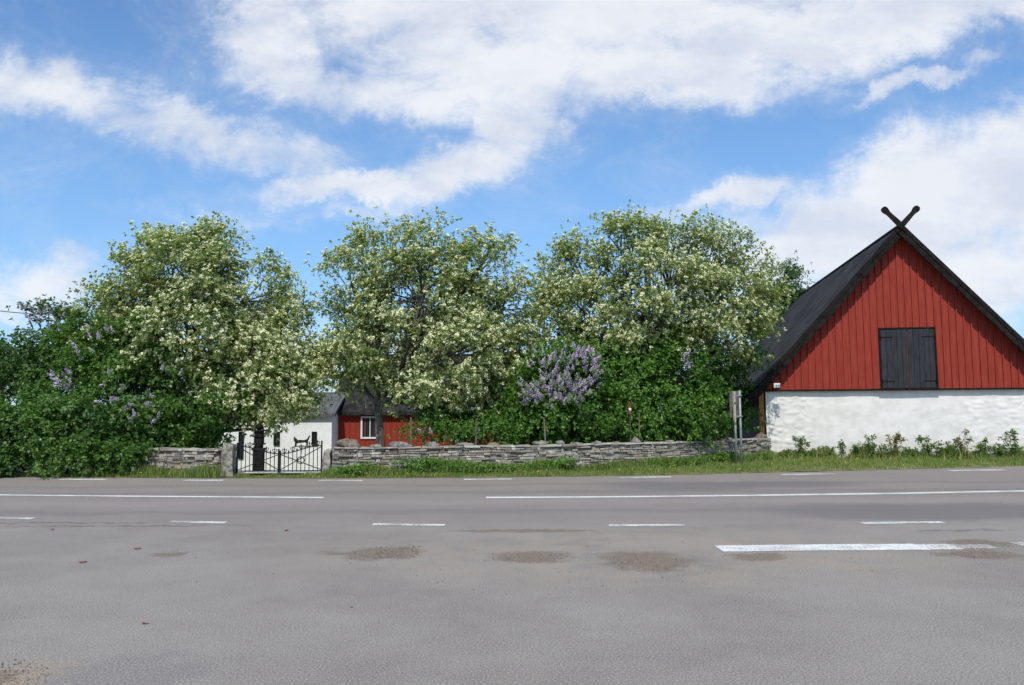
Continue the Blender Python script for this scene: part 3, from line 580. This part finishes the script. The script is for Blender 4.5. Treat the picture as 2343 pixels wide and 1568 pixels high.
house('white_cottage','small whitewashed outbuilding with narrow dark windows seen behind the iron gate',505,758,29.5,3.6,1.42,2.15,lime,greyroof,[(627,640,988,1019,'dark'),(714,725,988,1019,'dark'),(547,557,988,1050,'dark')],.15)
t,Wd,zE,zR=house('red_cottage','red wooden cottage with a white framed window and dark roof behind the wall',763,1235,30.6,6.4,1.55,3.85,red,darkroof,[(826,868,953,1004,'white')],.2)
x=.0
mb=MB()
while x<Wd: mb.box(x,x+.03,-.025,-.001,0,zE-.06,t=random.random()); x+=.2
mb.build('cladding_battens',red,t)
# ------------------------------------------------------------------ sign
Ys=21.55; p=GX(1690,Ys); t=thing('road_sign','grey steel signposts with a yellow road sign seen almost edge on','road sign',(p.x,Ys,0))
galv=nmat('galvanised_steel',(.24,.25,.26),(.36,.37,.38),10,.6,.1,.002,metal=.3)
for dx,dy,h in ((-.05,.05,2.1),(.055,-.08,2.12)):
    mb=MB(); mb.tube([(dx,dy,-.05),(dx,dy,h)],.030,10); mb.build('pole',galv,t,smooth=True)
yel=nmat('yellow_sign_face',(.46,.25,.02),(.38,.21,.02),6,.5,0)
mb=MB(); mb.bar((-.09,.02,1.70),(-.22,-.42,1.70),.02,.78); mb.build('sign_panel',yel,t)
mb=MB(); mb.bar((.08,-.04,1.74),(-.075,.45,1.74),.018,.74); mb.build('back_panel',galv,t)
for z in (1.42,1.98): mb=MB(); mb.bar((-.10,-.12,z),(.11,-.12,z),.025,.025); mb.build('bracket',galv,t)
# ------------------------------------------------------------------ overhead cable
a=P(-80,702,30); c_=P(160,724,30); mb=MB(); mb.tube([a+(c_-a)*u+Vector((0,0,-.05*math.sin(math.pi*u))) for u in np.linspace(0,1,12)],.016,5)
tag(mb.build('overhead_cable',tar),'thin dark overhead cable at the left edge against the sky','cable')
# ------------------------------------------------------------------ grass and border plants
gm=leafmat('grass_blade',(.11,.18,.033),(.31,.36,.11),.4,.6,.3,yellow=(.52,.46,.23))
def blades(n,xf,yf,hf,w,zf,tl=.5,ts=.22,lean=.35):
    X=xf(n); Yv,X=yf(X); n=len(X); h=hf(X,Yv,n); z=zf(X,Yv); ang=rng.uniform(0,6.283,n); le=rng.normal(size=(n,2))*lean*h[:,None]
    b_=np.stack([X,Yv,z],1); s_=np.stack([np.cos(ang),np.sin(ang),0*ang],1)*(w*rng.uniform(.6,1.3,n))[:,None]/2
    m1=b_+np.stack([le[:,0]*.35,le[:,1]*.35,h*.6],1); tp=b_+np.stack([le[:,0],le[:,1],h],1)
    V=np.stack([b_-s_,b_+s_,m1+s_*.8,m1-s_*.8,tp+s_*.12,tp-s_*.12],1).reshape(-1,3); i=np.arange(n)[:,None]*6
    Fq=np.concatenate([i+[0,1,2,3],i+[3,2,4,5]]); t=np.clip(rng.normal(tl,ts,n),0,1); return V,Fq,np.concatenate([t,t])
def clump(x,f): return np.array([mnoise.noise((a*f,3.3,0)) for a in x])
parts=[]
def y_verge(X):
    e=Yedge(X); w=np.where(X>WX[-1],25-(X-A.x)*.155-.15,Ywall(X)-.2); u=rng.uniform(0,1,len(X)); ok=w>e; return (e+.02+(w-e-.02)*u)[ok],X[ok]
ingate=lambda X:(X>gx0-.1)&(X<gx1+.1)
def yv2(X): 
    X=X[~(ingate(X)&(rng.uniform(size=len(X))<.6))]; return y_verge(X)
zv=lambda X,Y:.005+.05*np.clip(Y-Yedge(X),0,1)
parts.append(blades(70000,lambda n:rng.uniform(-15,18,n),yv2,lambda X,Y,n:(.03+.05*rng.uniform(size=n))*(1+.4*np.clip(Y-Yedge(X)-.2,0,1))*(1+.5*np.sin(X*2.3+np.sin(X*5))),.012,zv,.5,.3))
def ywb(X): 
    X=X[~ingate(X)]; X=X[(clump(X,1.1)+rng.uniform(-.5,.5,len(X)))>-.15]; return Ywall(X)-.22-np.abs(rng.normal(size=len(X)))*.22,X
parts.append(blades(16000,lambda n:rng.uniform(WX[0],WX[-1],n),ywb,lambda X,Y,n:rng.uniform(.12,.30,n)*(1+.8*clump(X,.9)),.014,zv,.45))
V,Fq,T=join(parts); tag(mesh_np('verge_grass',V,Fq,gm,tint=T),'green and straw coloured grass along the road verge','grass',kind='stuff')
X=rng.uniform(GX(770,19.7).x,WX[-1],3800); X=X[(clump(X,.8)+rng.uniform(-.35,.35,len(X)))>.0]; hh=(.08+.28*np.clip(.5+clump(X,.55)*1.3,0,1)); c_=np.stack([X,Ywall(X)-.3-np.abs(rng.normal(size=len(X)))*.15,.06+rng.uniform(0,1,len(X))*hh],1)
V,Fq,T=leaves(c_,nrm(np.array([0,-.3,1])+rng.normal(size=c_.shape)*.2),6,.10,.038,1.1,tintc=rng.normal(.6,.15,len(c_))); tag(mesh_np('wall_foot_weeds',V,Fq,lil['leaf'],tint=T),'leafy green weeds growing at the foot of the long wall','weeds',kind='stuff')
dm,nt,b=newmat('yellow_flower'); b.inputs['Base Color'].default_value=(.7,.5,.02,1)
X=rng.uniform(-10,14,110); Yd,X=y_verge(X); c_=np.stack([X,Yd,zv(X,Yd)+.09],1); V,Fq,T=heads(c_,np.tile([0,-.4,1.],(len(c_),1)),5,.012,.02); tag(mesh_np('yellow_verge_flowers',V,Fq,dm,tint=T),'tiny yellow flowers dotted through the verge grass','flowers',kind='stuff')
def bfront(s,dy): return A.x+s*math.cos(AA)-dy*math.sin(AA), A.y-s*math.sin(AA)-dy*math.cos(AA)
def band(n,d0,ds,thr):
    sN=rng.uniform(0,W2+1,n); dyv=d0+np.abs(rng.normal(size=n))*ds; cl=np.array([mnoise.noise((q*1.6,8,0)) for q in sN]); kp=(cl+rng.uniform(-.4,.4,n))>thr; sN=sN[kp];dyv=dyv[kp];cl=cl[kp]
    return A.x+sN*math.cos(AA)-dyv*math.sin(AA),A.y-sN*math.sin(AA)-dyv*math.cos(AA),cl
px_,py_,cl=band(12000,.12,.22,-.3)
V,Fq,T=blades(len(px_),lambda n:px_,lambda X:(py_,X),lambda X,Y,n:rng.uniform(.10,.32,n)*(1+.8*cl),.022,lambda X,Y:0*X+.03,.7,.25,.3)
tag(mesh_np('border_leaves',V,Fq,gm,tint=T),'strap shaped leaves of the flower border along the white barn wall','border plants',kind='stuff')
rose=leafmat('rose_leaf',(.055,.11,.024),(.20,.27,.075),.42,.5); rosered=leafmat('rose_red_leaf',(.13,.09,.04),(.27,.26,.09),.35,.5)
px_,py_,cl=band(2600,.18,.16,-.1); c_=np.stack([px_,py_,.05+rng.uniform(0,1,len(px_))**1.4*(.16+.5*np.clip(cl+.2,0,1))],1)
V,Fq,T=leaves(c_,nrm(np.array([0,-.3,1])+rng.normal(size=c_.shape)*.3),5,.09,.036,1.2); tag(mesh_np('border_weeds',V,Fq,rose,tint=T),'low leafy growth between the upright plants along the barn wall','weeds',kind='stuff')
rp=[(1800,1032,.45),(1830,999,.8),(1862,1030,.5),(1895,1024,.7),(1925,1012,.5),(1962,1022,.6),(1992,998,.9),(2022,1020,.6),(2045,995,1.1),(2082,1028,.6),(2120,1000,.9),(2150,1012,.6),(2180,1024,.5),(2205,984,.9),(2250,1003,.9),(2285,1020,.8),(2325,986,1)]
for i,(px,top,wd) in enumerate(rp):
    s0=gp(px,1040)[0]; x,y=bfront(s0,.38); x=GX(px,y).x; tz=P(px,top,y).z; t=thing('rose_bush','leafy upright border plant by the white barn wall, %s from the left'%ORD[i],'plant',(x,y,.03),0,'upright plants along the barn wall'); h=tz-.03; mb=MB(); C=[]
    for k in range(6 if wd>.7 else 3):
        a=random.uniform(0,6.28); rr_=random.uniform(.4,1.2); ex,ey=math.cos(a)*.28*wd*rr_,math.sin(a)*.12*wd; hh=h*random.uniform(.55,1) if k else h*.97; pts=[Vector((0,0,0)),Vector((ex*.45,ey*.4,hh*.5)),Vector((ex,ey,hh))]; mb.tube(pts,[.01,.008,.004],5)
        for q in np.linspace(.2,1,11): 
            pp=pts[0].lerp(pts[1],q*2) if q<.5 else pts[1].lerp(pts[2],q*2-1); m_=4 if q>.85 else 1
            for _ in range(m_): C.append([pp.x+random.gauss(0,.045),pp.y+random.gauss(0,.04),pp.z+random.gauss(0,.03)])
    mb.build('stems',rose,t); C=np.array(C); V,Fq,T=leaves(C,nrm(np.array([0,-.2,1])+rng.normal(size=C.shape)*.6),5,.085,.042,1.2); mesh_np('foliage',V,Fq,rosered if i in(8,13) else rose,t,T)
# ------------------------------------------------------------------ world + sun
SE,SAZ=55,190
w=bpy.data.worlds.new("World"); S.world=w; w.use_nodes=True; nt=w.node_tree; bg=nt.nodes['Background']; bg.inputs[1].default_value=.1
sky=nd(nt,'ShaderNodeTexSky',sky_type='NISHITA'); sky.sun_disc=False; sky.sun_elevation=R(SE); sky.sun_rotation=R(SAZ); sky.air_density=1; sky.dust_density=.6; sky.ozone_density=1.6
tc=nd(nt,'ShaderNodeTexCoord').outputs['Generated']; sp=nd(nt,'ShaderNodeSeparateXYZ'); nt.links.new(tc,sp.inputs[0])
yy=M(nt,'MAXIMUM',M(nt,'ABSOLUTE',sp.outputs[1]),.12); cb=nd(nt,'ShaderNodeCombineXYZ'); nt.links.new(M(nt,'DIVIDE',sp.outputs[0],yy),cb.inputs[0]); vv=M(nt,'DIVIDE',sp.outputs[2],yy); nt.links.new(vv,cb.inputs[1])
p=cb.outputs[0]
wr=vop(nt,'MULTIPLY',vop(nt,'SUBTRACT',noi(nt,p,4.5,7,.70).outputs['Color'],(.5,.5,.5)),(.26,.17,0)); pw=vop(nt,'ADD',p,wr)
def uv(px,py): r=ray(px,py); return r.x/r.y,r.z/r.y
def ce(px,py,wx,hy,rot=0,amp=1):
    u,v=uv(px,py); q=mapping(nt,pw,(u,v,0),(0,0,R(rot)),(wx/F,hy/F,1),'TEXTURE'); return mr(nt,vlen(nt,q),1.8,.1,0,amp)
acc=None
for e in ((1300,20,700,130,0,1.3),(1130,150,340,115,0,1.2),(1450,140,430,90,0,1.25),(1950,45,540,105,6,1.3),(1610,195,180,60,0,1.0),(630,70,130,180,-70,1.1),(690,170,150,85,0,1.05),(900,210,260,70),(1190,260,120,120,-40,1.1),(1070,375,220,70,25,1.15),(830,440,270,40,5,1.1),
          (120,200,330,85,-12,1.05),(450,305,290,75,-20,.95),(2200,430,560,135,20,1.7),(2050,540,450,110,8,1.4),(2200,620,420,110,0,1.2),(1700,450,200,40,15,1.0),(60,640,190,60,0,.85),(2090,190,160,26,10,.8),(600,500,400,22,0,.45),(1000,800,1200,90,0,.45),(2250,150,70,24,0,.6)):
    m_=ce(*e); acc=m_ if acc is None else M(nt,'MAXIMUM',acc,m_)
fb=noi(nt,mapping(nt,p,sc=(1,1.5,1)),7.0,9,.68,.5).outputs[0]
dn=M(nt,'ADD',acc,M(nt,'MULTIPLY',M(nt,'SUBTRACT',fb,.5),1.9))
c1=mr(nt,dn,.04,1.15); veil=mr(nt,dn,-.2,.7,0,.24); cov=M(nt,'MAXIMUM',c1,veil); thick=mr(nt,dn,.75,1.6)
shade=noi(nt,mapping(nt,p,(3,1,0),sc=(1,2.0,1)),5.0,5,.6).outputs[0]
cc=mix(nt,mr(nt,shade,.33,.62),(6.7,7.3,8.5),(9.2,9.35,9.7)); cc=mix(nt,M(nt,'MULTIPLY',thick,.3),cc,(7.1,7.6,8.7))
s1=mix(nt,1.0,sky.outputs[0],(1.08,1.45,1.78),'MULTIPLY'); sc=mix(nt,mr(nt,vv,.60,-.05,0,.55,False),s1,(3.0,5.6,9.1))
fin=mix(nt,M(nt,'MULTIPLY',cov,.95),sc,cc); nt.links.new(fin,bg.inputs[0])
sd=bpy.data.lights.new('sun','SUN'); sd.energy=3.9; sd.angle=R(.53); sd.color=(1,.95,.86); so=bpy.data.objects.new('sun',sd); COL.objects.link(so)
az=R(SAZ); dirv=Vector((math.sin(az)*math.cos(R(SE)),math.cos(az)*math.cos(R(SE)),math.sin(R(SE)))); so.rotation_euler=dirv.to_track_quat('Z','Y').to_euler()
S.view_settings.view_transform='Standard'; S.view_settings.look='None'; S.view_settings.exposure=0
